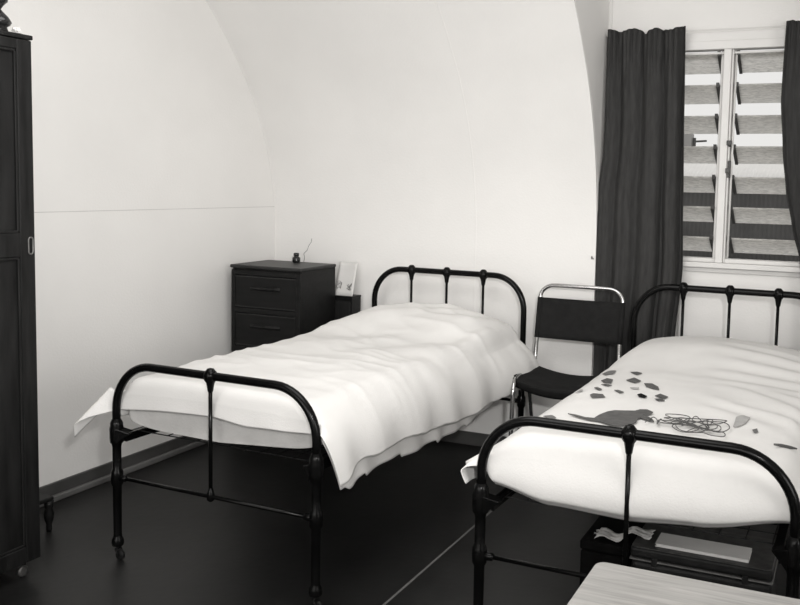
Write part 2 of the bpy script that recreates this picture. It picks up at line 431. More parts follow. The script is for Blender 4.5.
# mattresses
def mattress(name, label, Mx, z0, z1, sag, material):
    bm = bmesh.new(); nx, ny = 26, 50; rows = []
    # closed rounded section swept along the length
    def section(y, k):
        e = min(1, max(.0, min(y, 1) / .0001))
        pts = []
        x0, x1 = .012, W - .012
        per = 64
        for i in range(per):
            a = 2 * PI * i / per
            ca, sa = math.cos(a), math.sin(a)
            px = math.copysign(abs(ca) ** .22, ca); pz = math.copysign(abs(sa) ** .34, sa)
            x = (x0 + x1) / 2 + (x1 - x0) / 2 * px * k
            zc, h = (z0 + z1) / 2, (z1 - z0) / 2
            z = zc + h * pz * (.55 + .45 * k)
            u = 2 * x / W - 1
            if pz < 0: z -= (sag * (1 - u * u) * (-pz)) - .028 * max(0, u) * (-pz) * (y < .4)
            z += .004 * noise.noise(Vector((x * 7, y * 7, z * 9)))
            pts.append((x, z))
        return pts
    ys = [(.056, .93), (.048, .965), (.046, .985), (.052, 1.0)] + [(.09 + (L - .16) * i / 30, 1.0) for i in range(31)] + [(L - .032, 1.0), (L - .026, .985), (L - .03, .95)]
    V = []
    for y, k in ys: V.append([bm.verts.new((x, y, z)) for x, z in section(y, k)])
    for a, b in zip(V, V[1:]):
        for i in range(64): bm.faces.new((a[i], a[(i + 1) % 64], b[(i + 1) % 64], b[i]))
    bm.faces.new(V[0]); bm.faces.new(V[-1][::-1])
    bm.transform(Mx)
    o = obj(name, bm, material, smooth=True)
    return tag(o, label, 'mattress')
matL = mattress('mattress', 'thick pale ticking mattress on the middle bed, bare end showing under the foot rail', ML, .522, .645, .016, M['ticking'])

def topL(x, y):
    c = max(0, 1 - (2 * x / W - 1) ** 2); k = c ** .6
    z = .696 + .016 * c + .004 * ss(.1, .5, y)
    z += (.008 + .088 * k) * ss(1.22, 1.56, y - .12 * (x / W - .3)) * (1 - .38 * ss(1.76, 1.93, y))
    return z
def wrinL(x, y):
    w = 0
    # long drag folds fanning from the head corner
    d = math.hypot(x - .98, y - 2.0); an = math.atan2(2.0 - y, .98 - x)
    f = ss(.12, .5, d) * (1 - ss(1.0, 1.6, d))
    w += .014 * f * math.sin(an * 21 + 5.0 * noise.noise(Vector((d * 2.0, an * 1.4, 3.1)))) * (.55 + .45 * noise.noise(Vector((d * 3, an * 3, 8))))
    w += .008 * noise.noise(Vector((x * 3.2 + y * 1.2, y * 4.0 - x * 1.6, 1.3)))
    n = noise.noise(Vector((x * 2.6 - y * 1.0, y * 9.0 + x * 3, 4.7))); w += .009 * (1 - abs(n)) ** 3 * ss(.1, .5, y)
    w += .0025 * noise.noise(Vector((x * 13, y * 15, 2.2)))
    return w
def topR(x, y):
    c = max(0, 1 - (2 * x / W - 1) ** 2); k = c ** .7
    return .690 + .020 * c + (.004 + .064 * k) * ss(1.2, 1.6, y) * (1 - .3 * ss(1.78, 1.93, y))
def wrinR(x, y):
    w = .005 * noise.noise(Vector((x * 3, y * 3.6, 9.3)))
    f = ss(.35, .68, x) * ss(1.0, 1.2, y) * (1 - ss(1.66, 1.78, y))
    q = y - .25 * (x - .62) ** 2 + .02 * noise.noise(Vector((x * 3, y * 2, 5)))
    w += .006 * f * math.sin(q * 2 * PI / .135)
    g = ss(.45, .7, x) * ss(.4, .6, y) * (1 - ss(.95, 1.15, y))
    w += .006 * g * math.sin((y * .8 + x * .6) * 2 * PI / .16 + 2 * noise.noise(Vector((x * 4, y * 4, 1))))
    w += .002 * noise.noise(Vector((x * 12, y * 12, 4.2)))
    return w

def cloth(name, Mx, top, wrin, HLf, HRf, HFf, sideL, sideR, footY, material, off=0., nT=84, nL=14, nR=26, nF=14, nB=150, yend=L - .045, thick=.003, r=.06, rs=.10, rl=None, rz=.055, y0=.024, xin=.0, wscale=1.0, headdrop=.10, wing=False, slant=0):
    bm = bmesh.new(); V = []
    bl = [-1 + i / nF for i in range(nF)] + [(i / nB) for i in range(nB + 1)] + [1 + (i + 1) / 6 for i in range(6)]
    al = [-1 + i / nL for i in range(nL)] + [.5 - .5 * math.cos(PI * i / nT) * (1) if False else i / nT for i in range(nT + 1)] + [1 + (i + 1) / nR for i in range(nR)]
    def edge(d, r): return 0 if d >= r else ((r - d) / r) ** 2.2
    for b in bl:
        row = []
        oh = 0
        if b > 1: oh = (b - 1) * headdrop
        yb = y0 + (yend - y0) * min(1, max(0, b))
        for a in al:
            xa = xin + (W - 2 * xin) * min(1, max(0, a))
            oa = 0; side = 0
            if a < 0: oa = -a * HLf(yb); side = -1
            elif a > 1: oa = (a - 1) * HRf(yb); side = 1
            ob = 0
            if b < 0: ob = -b * HFf(xa)
            wr = wrin(xa, yb) * wscale
            ez = min(.75 * r, 0) if False else 0
            ex, ey = max(edge(xa - xin, rl or rs), edge(W - xin - xa, rs)), edge(yb - y0, r)
            drop = rz * min(1, math.hypot(ex, ey))
            drop = max(drop, edge(yend - yb, .05) * .03)
            zt = top(xa, yb) + wr * (.25 + .75 * ss(0, .12, b)) - drop + off
            # foot position
            pf = Vector((xa, (y0 - footY(xa, ob) - off) if ob > 0 else yb, zt - (min(ob, .06) if wing and a <= .01 else ob)))
            if oa > 0:
                dx = (sideL if side < 0 else sideR)(oa, yb, ob)
                ps = Vector((xa + side * (dx + off), yb - ob + slant * oa * (1 - ss(0, .3, yb)), zt - oa))
                if wing and side < 0:
                    o2 = max(0, oa - .03)
                    ps = Vector((xa - dx - off - .62 * ob - .12 * o2, yb - .80 * ob + .25 * o2 * ss(0, .05, ob), zt + .060 * ss(0, .022, ob) - 1.05 * ob - o2 * (1 - .15 * ss(0, .15, ob))))
                w = ss(0, .05, oa)
                p = pf.lerp(ps, w) if ob > 0 else ps
            else: p = pf
            if oh: p = p + Vector((0, .012 + .02 * min(1, oh / .03) * 0, -oh))
            row.append(bm.verts.new(Mx @ p))
        V.append(row)
    grid_faces(bm, V)
    o = obj(name, bm, material, smooth=True)
    s = o.modifiers.new('thick', 'SOLIDIFY'); s.thickness = thick; s.offset = -1
    return o

# --- bedspread of the middle bed
def HRL(y): return interp([(0, .199), (.23, .162), (.5, .179), (.9, .206), (1.3, .209), (1.64, .20), (1.93, .15)], y)
def HLL(y): return interp([(0, .112), (.1, .10), (.6, .10), (1.93, .12)], y)
def HFL(x): return interp([(0, .15), (.009, .060), (.25, .052), (.45, .048), (.60, .060), (.75, .052), (.9, .036)], x)
def sL(oa, y, ob):
    return .024 + .02 * (oa / .2)
def sR(oa, y, ob):
    t = oa / .22
    f = .074 * (1 - math.exp(-oa / .09))
    f += .012 * t * math.sin(y * 2 * PI / .30 + .8) * (1 - ss(1.2, 1.6, y)) + .008 * t * noise.noise(Vector((y * 9, oa * 4, 6)))
    f += .055 * math.sin(min(1, t) * PI * .8) * ss(1.25, 1.8, y)       # full round the pillow end
    f += .018 * t * (1 - ss(.0, .22, y))
    return f
def fY(x, ob): return .012 * math.sin(min(1, ob / .09) * 1.5) + .05 * ob * noise.noise(Vector((x * 8, ob * 12, 3)))
spread = cloth('bedspread', ML, topL, wrinL, HLL, HRL, HFL, sL, sR, fY, M['sheet'], wing=True, slant=.14, rl=.05)
tag(spread, 'rumpled white cotton bedspread on the middle bed, hanging to a near corner point', 'bedspread')
def HRU(y): return .014 * (.5 - ((y * 3.4 + .2) % 1)) * ss(.1, .2, y) * (1 - ss(1.1, 1.5, y)) + interp([(0, .214), (.05, .239), (.25, .219), (.38, .216), (.71, .242), (1.07, .252), (1.5, .21), (1.93, .13)], y)
def sRU(oa, y, ob): return .004 + .052 * (1 - math.exp(-oa / .075)) + (.004 * math.sin(y * 2 * PI / .19 + 3 * noise.noise(Vector((y * 2, 5, 5)))) + .010 * noise.noise(Vector((y * 6, 2, 1)))) * (oa / .22)
under = cloth('undersheet', ML, topL, lambda x, y: 0, lambda y: .08, HRU, lambda x: .03, lambda oa, y, ob: .012, sRU, lambda x, ob: -.004, M['undersheet'], off=-.011, slant=.40, nL=6, nF=4, nT=40, nR=24, nB=150)
tag(under, 'white undersheet whose pleated hem hangs below the bedspread of the middle bed', 'sheet')
# --- sheet of the right-hand bed, tucked right round its mattress
matR = mattress('mattress', 'mattress of the right bed, swelling inside its tucked white sheet', MR, .535, .620, .012, M['ticking'])
def HFR(x): return interp([(0, .045), (.03, .095), (.2, .145), (.45, .158), (.65, .135), (.9, .060)], x)
def fYR(x, ob):
    t = min(1, ob / max(.05, HFR(x)))
    return min(.026, .17 * HFR(x)) * math.sin(min(1, t) * PI * .85) - min(.030, .22 * HFR(x)) * ss(.78, 1.0, t) + .03 * ob * noise.noise(Vector((x * 7, ob * 9, 5)))
def sLR(oa, y, ob):
    k = 1 - ss(.02, .22, y)
    t = oa / .13
    return .016 + .028 * math.sin(min(1, t) * PI * .8) + k * (1.0 * oa if oa < .032 else .032 - .6 * (oa - .032))
def sRR(oa, y, ob): t = oa / .13; return .014 + .028 * math.sin(min(1, t) * PI * .8)
def HLR(y): return interp([(0, .085), (.3, .12), (1.93, .13)], y)
sheetR = cloth('bed_sheet', MR, topR, wrinR, HLR, lambda y: .13, HFR, sLR, sRR, fYR, M['sheet'], nL=16, nR=14, nF=26, r=.085, rs=.08, rl=.14, rz=.06)
tag(sheetR, 'white sheet tucked tight round the mattress of the right bed under dark scraps', 'sheet')

# ---------------------------------------------------------------- work lying on the right bed
def onbed(x, y, h=.004):
    drop = .06 * (max(0, (.14 - x) / .14) ** 2.2)
    if x > .82: drop = .06 * (max(0, (x - .82) / .08) ** 2.2)
    return MR @ Vector((x, y, topR(x, y) + wrinR(x, y) * ss(0, .12, (y - .024) / 1.86) - drop + h))
def patch(pts, h=.0035, th=.0016, sub=5):
    bm = bmesh.new()
    vs = [bm.verts.new((x, y, 0)) for x, y in pts]
    f = bm.faces.new(vs)
    bmesh.ops.triangulate(bm, faces=[f])
    bmesh.ops.subdivide_edges(bm, edges=bm.edges[:], cuts=sub, use_grid_fill=True)
    up = [v for v in bm.verts]
    r = bmesh.ops.extrude_face_region(bm, geom=bm.faces[:])
    top = [g for g in r['geom'] if isinstance(g, bmesh.types.BMVert)]; ts = set(top)
    for v in bm.verts:
        p = onbed(v.co.x, v.co.y, h + (th if v in ts else 0)); v.co = p
    return bm
SCR = [
 ('a', [(0.046, 1.188), (0.076, 1.187), (0.117, 1.142), (0.123, 1.072), (0.089, 1.074)], 'leather_grey', 'grey scrap nearest the chair, at the far left edge of the sheet'),
 ('b', [(0.114, 0.924), (0.124, 0.972), (0.155, 0.948), (0.168, 0.87), (0.134, 0.88)], 'leather', 'large dark diamond scrap at the left of the scatter, beside the small strip'),
 ('c', [(0.179, 1.128), (0.205, 1.137), (0.231, 1.113), (0.219, 1.075)], 'leather', 'dark scrap farthest up the bed, right of the leftmost far one'),
 ('d', [(0.205, 0.953), (0.223, 1.012), (0.262, 0.962), (0.251, 0.908)], 'leather', 'pointed dark diamond scrap in the middle of the scatter'),
 ('e', [(0.139, 0.831), (0.155, 0.845), (0.182, 0.833), (0.172, 0.811)], 'leather', 'thin dark strip scrap just below the large left diamond'),
 ('f', [(0.129, 0.771), (0.138, 0.782), (0.166, 0.751), (0.159, 0.731)], 'leather', 'small dark scrap between the thin strip and the near left square'),
 ('g', [(0.147, 0.654), (0.153, 0.675), (0.191, 0.668), (0.212, 0.623), (0.168, 0.608)], 'leather', 'dark square scrap nearest the foot rail on the left of the scatter'),
 ('h', [(0.211, 0.748), (0.225, 0.753), (0.254, 0.727), (0.245, 0.705)], 'leather', 'slanting thin dark scrap to the right of the near left square'),
 ('i', [(0.306, 0.711), (0.314, 0.734), (0.344, 0.702), (0.344, 0.668), (0.32, 0.676)], 'enamel', 'almost black scrap, the darkest of the scatter'),
 ('j', [(0.285, 0.911), (0.313, 0.923), (0.345, 0.88), (0.36, 0.829), (0.336, 0.837), (0.304, 0.86)], 'leather', 'long dark folded scrap at the right of the scatter'),
 ('k', [(0.070, 0.795), (0.089, 0.764), (0.099, 0.716), (0.064, 0.747)], 'leather_pale', 'pale grey scrap at the very left edge of the sheet by the chair seat'),
 ('l', [(0.367, 0.723), (0.377, 0.764), (0.413, 0.729), (0.406, 0.691)], 'leather', 'upper of two small dark scraps at the right end of the scatter'),
 ('m', [(0.376, 0.674), (0.401, 0.687), (0.415, 0.659), (0.395, 0.646)], 'leather', 'lower of two small dark scraps at the right end of the scatter'),
 ('n', [(0.253, 0.82), (0.284, 0.833), (0.287, 0.805), (0.261, 0.804)], 'leather_pale', 'faint pale scrap left of the long folded one'),
 ('o', [(0.079, 0.336), (0.114, 0.325), (0.138, 0.294), (0.115, 0.28)], 'leather_grey', 'grey scrap alone just behind the left end of the foot rail'),
 ('p', [(0.67, 0.546), (0.69, 0.591), (0.711, 0.578), (0.707, 0.503), (0.689, 0.449), (0.675, 0.439)], 'leather_pale', 'pale grey scrap just beyond the right end of the cord tangle'),
 ('q', [(0.733, 0.442), (0.745, 0.464), (0.752, 0.431), (0.742, 0.41)], 'leather_grey', 'tiny grey scrap by itself between cord tangle and stick'),
]
for k, pts, m, lab in SCR:
    o = obj('leather_scrap', patch(pts), M[m]); tag(o, lab + ' on right bed' if len((lab + ' on right bed').split()) <= 16 else lab, 'scrap', 'scraps scattered on the right bed')
big = [(0.161, 0.346), (0.188, 0.34), (0.228, 0.317), (0.259, 0.315), (0.264, 0.368), (0.276, 0.41), (0.296, 0.434), (0.328, 0.441), (0.359, 0.455), (0.369, 0.483), (0.39, 0.494), (0.416, 0.469), (0.413, 0.437), (0.388, 0.417), (0.407, 0.406), (0.432, 0.376), (0.447, 0.341), (0.425, 0.351), (0.395, 0.371), (0.39, 0.354), (0.397, 0.308), (0.388, 0.269), (0.361, 0.25), (0.337, 0.244), (0.309, 0.265), (0.28, 0.288), (0.253, 0.291), (0.213, 0.311)]
o = obj('leather_cutout', patch(big, h=.005, th=.003, sub=3), M['leather']); tag(o, 'large dark cut-out shape with a pointed tail lying behind the foot rail', 'cut-out')
bm = bmesh.new()
pa, pb = onbed(0.811, 0.305, .011), onbed(0.869, 0.379, .011)
tube(bm, [pa, pa.lerp(pb, .3) + Vector((0, 0, .001)), pa.lerp(pb, .7), pb], [.003, .005, .005, .0025], 8)
tag(obj('stick_tool', bm, M['leather'], smooth=True), 'short dark stick lying alone at the right on the right bed', 'tool')
# tangled cord
rnd = random.Random(21); ctr = []
for k in range(15):
    u = (k + rnd.random()) / 15 if k % 2 else rnd.random(); v = rnd.random()
    cx = .470 + .168 * u; cyy = .285 + .187 * v * (.6 + .4 * u)
    rad = rnd.uniform(.018, .05); ph = rnd.random() * 6.28; tl = rnd.uniform(.6, 1.5); n_ = rnd.choice((4, 5, 6))
    for j in range(n_):
        a = ph + j * 1.2; ctr.append((cx + rad * math.cos(a), cyy + rad * tl * 1.2 * math.sin(a)))
ctr = [(0.427, 0.303), (0.436, 0.372), (0.452, 0.362), (0.466, 0.294)] + ctr[:150]
pts = [onbed(x, y, .006 + .010 * (0.5 + .5 * noise.noise(Vector((i * .7, 0, 0))))) for i, (x, y) in enumerate(ctr)]
pts = catmull(pts, 4)
bm = bmesh.new(); tube(bm, pts, .0015, 6)
tag(obj('tangled_cord', bm, M['cord'], smooth=True), 'tangle of thin dark cord on the sheet just behind the foot rail', 'cord')

# ---------------------------------------------------------------- wardrobe
wx0, wx1, wy0, wy1, wz0, wz1 = -.69, -.15, -1.27, -.222, .062, 1.94
wd = thing('wardrobe', 'tall dark wooden wardrobe with panelled doors against the left wall', 'wardrobe', (wx0, wy0, 0))
def wp(name, bm, m, par=wd, **k):
    bmesh.ops.translate(bm, verts=bm.verts, vec=-Vector((wx0, wy0, 0))); return obj(name, bm, m, par, **k)
wp('carcass', B(wx0, wx1 - .022, wy0, wy1, wz0, wz1 - .012), M['wood_dark'], bevel=.004)
wp('top_board', B(wx0, wx1 + .003, wy0 - .002, wy1 + .001, wz1 - .014, wz1 + .002), M['wood_dark'], bevel=.004)
def door(y0, y1):
    bm = bmesh.new(); x0, x1 = wx1 - .020, wx1
    zb, zt_, st = wz0 + .003, wz1 - .016, .062
    box(bm, x0, x1, y1 - st, y1, zb, zt_); box(bm, x0, x1, y0, y0 + st, zb, zt_)
    box(bm, x0, x1, y0 + st, y1 - st, 1.888, zt_); box(bm, x0, x1, y0 + st, y1 - st, 1.172, 1.255); box(bm, x0, x1, y0 + st, y1 - st, zb, .125)
    d = wp('door', bm, M['wood_dark'], bevel=.004)
    for z0, z1 in ((.125, 1.172), (1.255, 1.888)):
        bm = bmesh.new(); box(bm, x0 + .001, x1 - .010, y0 + st, y1 - st, z0, z1)
        wp('door_panel', bm, M['wood_panel'], d)
        bm = bmesh.new(); a, b, c, e = y0 + st, y1 - st, z0, z1; w = .010
        box(bm, x1 - .009, x1 - .002, b - w, b, c, e); box(bm, x1 - .009, x1 - .002, a, a + w, c, e); box(bm, x1 - .009, x1 - .002, a, b, c, c + w); box(bm, x1 - .009, x1 - .002, a, b, e - w, e)
        wp('panel_moulding', bm, M['wood_dark'], d, bevel=.003)
    return d
d1 = door(-.745, -.226); d2 = door(-1.266, -.748)
bm = bmesh.new()
ring = [(wx1 + .002, -.247 + .0095 * math.cos(a) , 1.209 + (.020 if math.sin(a) > 0 else -.020) + .0095 * math.sin(a)) for a in [2 * PI * k / 24 for k in range(24)]]
tube(bm, ring, .0028, 6, closed=True)
o = wp('keyhole_escutcheon', bm, M['brass'], d1, smooth=True); o['label'] = 'pale brass keyhole ring'
for x in (wx0 + .05, wx1 - .055):
    for y in (wy0 + .06, wy1 - .035):
        bm = bmesh.new(); tube(bm, [(x, y, .064), (x + .004, y, .045), (x + .012, y - .014, .026)], .007, 8)
        lathe(bm, [(.016, -.003), (.018, 0), (.016, .003)], (x, y, .0605), 12)
        c = wp('castor', bm, M['iron'], smooth=True)
        bm = bmesh.new(); lathe(bm, [(.012, -.007), (.0205, -.006), (.0205, .006), (.012, .007)], (x + .012, y - .014, .0208), 16, 'X')
        wp('wheel', bm, M['brass'], c, smooth=True)
# things on the wardrobe
bm = bmesh.new(); lathe(bm, [(.03, 0), (.034, .006), (.03, .018), (.040, .024), (.046, .034), (.036, .052), (.018, .070), (.012, .078), (.020, .090), (.034, .104), (.038, .15), (.030, .20), (.016, .215)], (-.205, -.318, wz1 + .0025), 20)
tag(obj('ornament', bm, M['dark_glass'], smooth=True), 'dark turned ornament standing on top of the wardrobe', 'ornament')
bm = bmesh.new(); bmesh.ops.create_icosphere(bm, subdivisions=3, radius=.015)
for v in bm.verts:
    n = v.co.normalized(); v.co = n * (.015 + .007 * noise.noise(n * 3.1) + .003 * noise.noise(n * 8)); v.co.z = max(v.co.z * .8, -.010)
    v.co += Vector((-.168, -.272, wz1 + .0125))
o = obj('crumpled_paper', bm, M['paper'])
tag(o, 'small pale crumpled paper beside the ornament on the wardrobe', 'paper')

# footstool peeping out behind the wardrobe
fs = thing('footstool', 'low dark stool with turned legs half hidden behind the wardrobe', 'stool', (-.545, -.0, 0))
bm = B(-.125, .108, -.12, .100, .128, .146); obj('stool_top', bm, M['wood_dark'], fs, bevel=.006)
for x in (-.09, .092):
    for y in (-.09, .085):
        bm = bmesh.new(); lathe(bm, [(.010, 0), (.013, .012), (.011, .03), (.018, .05), (.021, .075), (.014, .095), (.017, .105), (.02, .128)], (x, y, 0), 14)
        obj('leg', bm, M['wood_dark'], fs, smooth=True)

# ---------------------------------------------------------------- chest of drawers
cx0, cx1, cy0, cy1, cz = -.655, -.200, 1.55, 1.912, .987
ch = thing('chest_of_drawers', 'small dark wooden chest of drawers in the corner beyond the middle bed', 'chest of drawers', (cx0, cy0, 0))
def cp(name, bm, m, par=ch, **k):
    bmesh.ops.translate(bm, verts=bm.verts, vec=-Vector((cx0, cy0, 0))); return obj(name, bm, m, par, **k)
bm = bmesh.new(); box(bm, cx0, cx1, cy0 + .012, cy1, .0, cz - .018)
for z in (.945, .735, .52, .30, .075): box(bm, cx0 + .022, cx1 - .028, cy0, cy0 + .015, z - .014, z + .014)
box(bm, cx0, cx0 + .022, cy0, cy0 + .015, .06, .96); box(bm, cx1 - .028, cx1, cy0, cy0 + .015, .06, .96)
cp('carcass', bm, M['wood_drawer'], bevel=.003)
cp('top', B(cx0 - .006, cx1 + .006, cy0 - .008, cy1, cz - .018, cz), M['chest_top'], bevel=.006)
zz = [.945, .735, .52, .30, .075]
for z1, z0 in zip(zz, zz[1:]):
    a, b, c, d = cx0 + .024, cx1 - .030, z0 + .016, z1 - .016
    dr = cp('drawer', B(a, b, cy0 + .002, cy0 + .02, c, d), M['wood_drawer'], bevel=.003)
    m_ = (a + b) / 2; zm = c + (d - c) * .62
    bm = bmesh.new(); V = []
    for i in range(13):
        t = i / 12; e = math.sin(PI * t) ** .4
        V.append([bm.verts.new((m_ - .10 + .20 * t, cy0 + .003 - .018 * e * math.sin(PI * s / 6) - .002, zm - .012 + .024 * s / 6)) for s in range(7)])
    grid_faces(bm, V); h = cp('handle', bm, M['wood_dark'], dr, smooth=True)
    cp('panel_bead', box(box(bmesh.new(), a + .002, b - .002, cy0 - .001, cy0 + .004, d - .008, d - .003), a + .002, b - .002, cy0 - .001, cy0 + .004, c + .003, c + .008), M['chest_top'], dr)
# pot and thin wire on the chest
bm = bmesh.new(); lathe(bm, [(.020, 0), (.023, .006), (.023, .026), (.016, .033), (.013, .036), (.016, .040), (.016, .052), (.012, .055)], (-.432, 1.86, cz), 18)
tag(obj('ink_bottle', bm, M['dark_glass'], smooth=True), 'small dark bottle standing at the back of the chest of drawers', 'bottle')
bm = bmesh.new(); tube(bm, catmull([(-.395, 1.88, cz + .002), (-.392, 1.885, cz + .03), (-.40, 1.89, cz + .05), (-.385, 1.90, cz + .07), (-.375, 1.905, cz + .10), (-.36, 1.905, cz + .118), (-.357, 1.905, cz + .14)], 5), .0013, 6)
tag(obj('wire_stem', bm, M['ink'], smooth=True), 'thin crooked wire rising from the chest beside the dark bottle', 'wire')
# low dark box beside the chest with a card on it
lx0, lx1, ly0, ly1, lz = -.235, -.098, 1.922, 2.03, .803
bx = thing('bedside_locker', 'narrow dark wooden locker squeezed between the chest and the middle bed', 'locker', (lx0, ly0, 0))
def lp(name, bm, m, **k):
    bmesh.ops.translate(bm, verts=bm.verts, vec=-Vector((lx0, ly0, 0))); return obj(name, bm, m, bx, **k)
lp('carcass', B(lx0, lx1, ly0 + .006, ly1, 0, lz - .012), M['wood_drawer'], bevel=.002)
lp('top', B(lx0 - .002, lx1 + .003, ly0, ly1, lz - .012, lz), M['wood_drawer'], bevel=.003)
lp('door', B(lx0 + .008, lx1 - .008, ly0 - .002, ly0 + .008, .05, lz - .03), M['wood_dark'], bevel=.003)
cd = thing('picture_card', 'white card with a small ink sketch propped on the locker beside the chest', 'card', (-.158, ly0 + .012, lz + .001))
cd.rotation_euler = (-.30, 0, 0)
bm = bmesh.new(); V = []
for i in range(9):
    V.append([bm.verts.new((-.060 + .120 * j / 8, .006 * math.sin(j * .5) * i / 8, .200 * i / 8)) for j in range(9)])
grid_faces(bm, V); o = obj('card', bm, M['paper'], cd, smooth=True); o.modifiers.new('t', 'SOLIDIFY').thickness = .0012
rnd = random.Random(4)
for (cx, cz_, n) in ((-.040, .060, 14), (.028, .056, 20)):
    p = [(cx + rnd.uniform(-.018, .018), cz_ + rnd.uniform(-.026, .026)) for _ in range(n)]
    p = [(x, -.0026 + .006 * math.sin((x + .060) / .120 * 4) * z / .2, z) for x, z in p]
    bm = bmesh.new(); tube(bm, catmull(p, 3), .0010, 5); obj('ink_sketch', bm, M['ink'], cd, smooth=True)

# ---------------------------------------------------------------- tubular chair
chair = thing('tubular_chair', 'chromed tubular chair with dark canvas seat and back between the two beds', 'chair', (1.25, 1.70, 0))
def chp(name, bm, m, par=chair, **k):
    bmesh.ops.translate(bm, verts=bm.verts, vec=-Vector(chair.location)); return obj(name, bm, m, par, **k)
xl, xr = 1.032, 1.464
def cside(x, s):
    # back upright, seat rail and front leg in one bent tube
    return [(x, 1.925, .885), (x, 1.908, .80), (x, 1.89, .70), (x - .002 * s, 1.882, .62), (x - .003 * s, 1.872, .568), (x - .003 * s, 1.845, .538), (x - .003 * s, 1.79, .530), (x, 1.66, .526), (x + .004 * s, 1.575, .523), (x + .008 * s, 1.535, .514), (x + .012 * s, 1.512, .488), (x + .014 * s, 1.498, .44), (x + .014 * s, 1.480, .20), (x + .014 * s, 1.468, .011)]
left = cside(xl, 1)
right = cside(xr, -1)
arc = []
for k in range(9):
    a = PI / 2 * k / 8; arc.append((xl + .075 * (1 - math.cos(a)), 1.925 + .008 * math.sin(a), .885 + .060 * math.sin(a)))
arcr = [(xl + xr - x, y, z) for x, y, z in arc][::-1]
path = catmull(left[::-1][:-1], 5)[:-1] + [Vector(p) for p in arc + arcr] + catmull(right[1:], 5)[1:]
bm = bmesh.new(); tube(bm, path, .0105, 12); fr = chp('frame_tube', bm, M['chrome'], smooth=True)
for x in (xl + .016, xr - .016):
    bm = bmesh.new(); tube(bm, catmull([(x, 1.70, .508), (x, 1.735, .44), (x, 1.80, .22), (x, 1.86, .011)], 5), .0095, 10); chp('leg', bm, M['chrome'], smooth=True)
bm = bmesh.new(); tube(bm, [(xl + .016, 1.80, .22), (xr - .016, 1.80, .22)], .007, 8); chp('stretcher', bm, M['chrome'], smooth=True)
bm = bmesh.new(); tube(bm, [(xl + .012, 1.60, .50)] + [(xl + .012 + (xr - xl - .024) * k / 10, 1.595, .50 - .045 * math.sin(PI * k / 10)) for k in range(1, 10)] + [(xr - .012, 1.60, .50)], .007, 8); chp('cross_bar', bm, M['chrome'], smooth=True)
# canvas back (wrapped round the uprights) and sagging seat
bm = bmesh.new(); V = []
for i in range(9):
    z = .672 + .206 * i / 8; yb_ = 1.888 + .037 * (z - .69) / .195
    row = []
    for j in range(25):
        t = j / 24; x = xl - .013 + (xr - xl + .026) * t
        e = math.sin(PI * t) ** .5
        row.append(bm.verts.new((x, yb_ - .0135 * (1 if 0 < j < 24 else 0) + .022 * (e if 0 < j < 24 else 0) + (0 if 0 < j < 24 else -.0), z + .004 * (1 - e))))
    V.append(row)
grid_faces(bm, V); o = chp('backrest', bm, M['canvas'], smooth=True); s = o.modifiers.new('t', 'SOLIDIFY'); s.thickness = .004; s.offset = 0
# hems wrapped round the tube
for x in (xl, xr):
    bm = bmesh.new(); tube(bm, [(x, 1.888 + .037 * (z - .69) / .195, z) for z in (.674, .74, .81, .880)], .0145, 12); chp('backrest_sleeve', bm, M['canvas'], o, smooth=True)
bm = bmesh.new(); V = []
for i in range(15):
    y = 1.540 + .320 * i / 14
    V.append([bm.verts.new((xl - .012 + (xr - xl + .024) * j / 24, y, .532 + .012 * i / 14 - .042 * math.sin(PI * j / 24) ** .8 - .008 * math.sin(PI * j / 24) * ss(0, .25, 1 - i / 14) * (i < 3))) for j in range(25)])
grid_faces(bm, V); o = chp('seat', bm, M['canvas'], smooth=True); s = o.modifiers.new('t', 'SOLIDIFY'); s.thickness = .005; s.offset = -1
for x, q in ((xl - .004, 1), (xr + .004, -1)):
    bm = bmesh.new(); tube(bm, [(x, y, .521 + .012 * (y - 1.54) / .32) for y in (1.55, 1.60, 1.70, 1.845)], .0145, 12); chp('seat_sleeve', bm, M['canvas'], o, smooth=True)
bm = bmesh.new()
V = []
for i in range(4):
    V.append([bm.verts.new((xl + .0 + (xr - xl) * j / 24, 1.536 + .006 * i, .527 - .042 * math.sin(PI * j / 24) ** .8 - .014 * i)) for j in range(25)])
grid_faces(bm, V); q = chp('seat_hem', bm, M['canvas'], o, smooth=True); q.modifiers.new('t', 'SOLIDIFY').thickness = .004

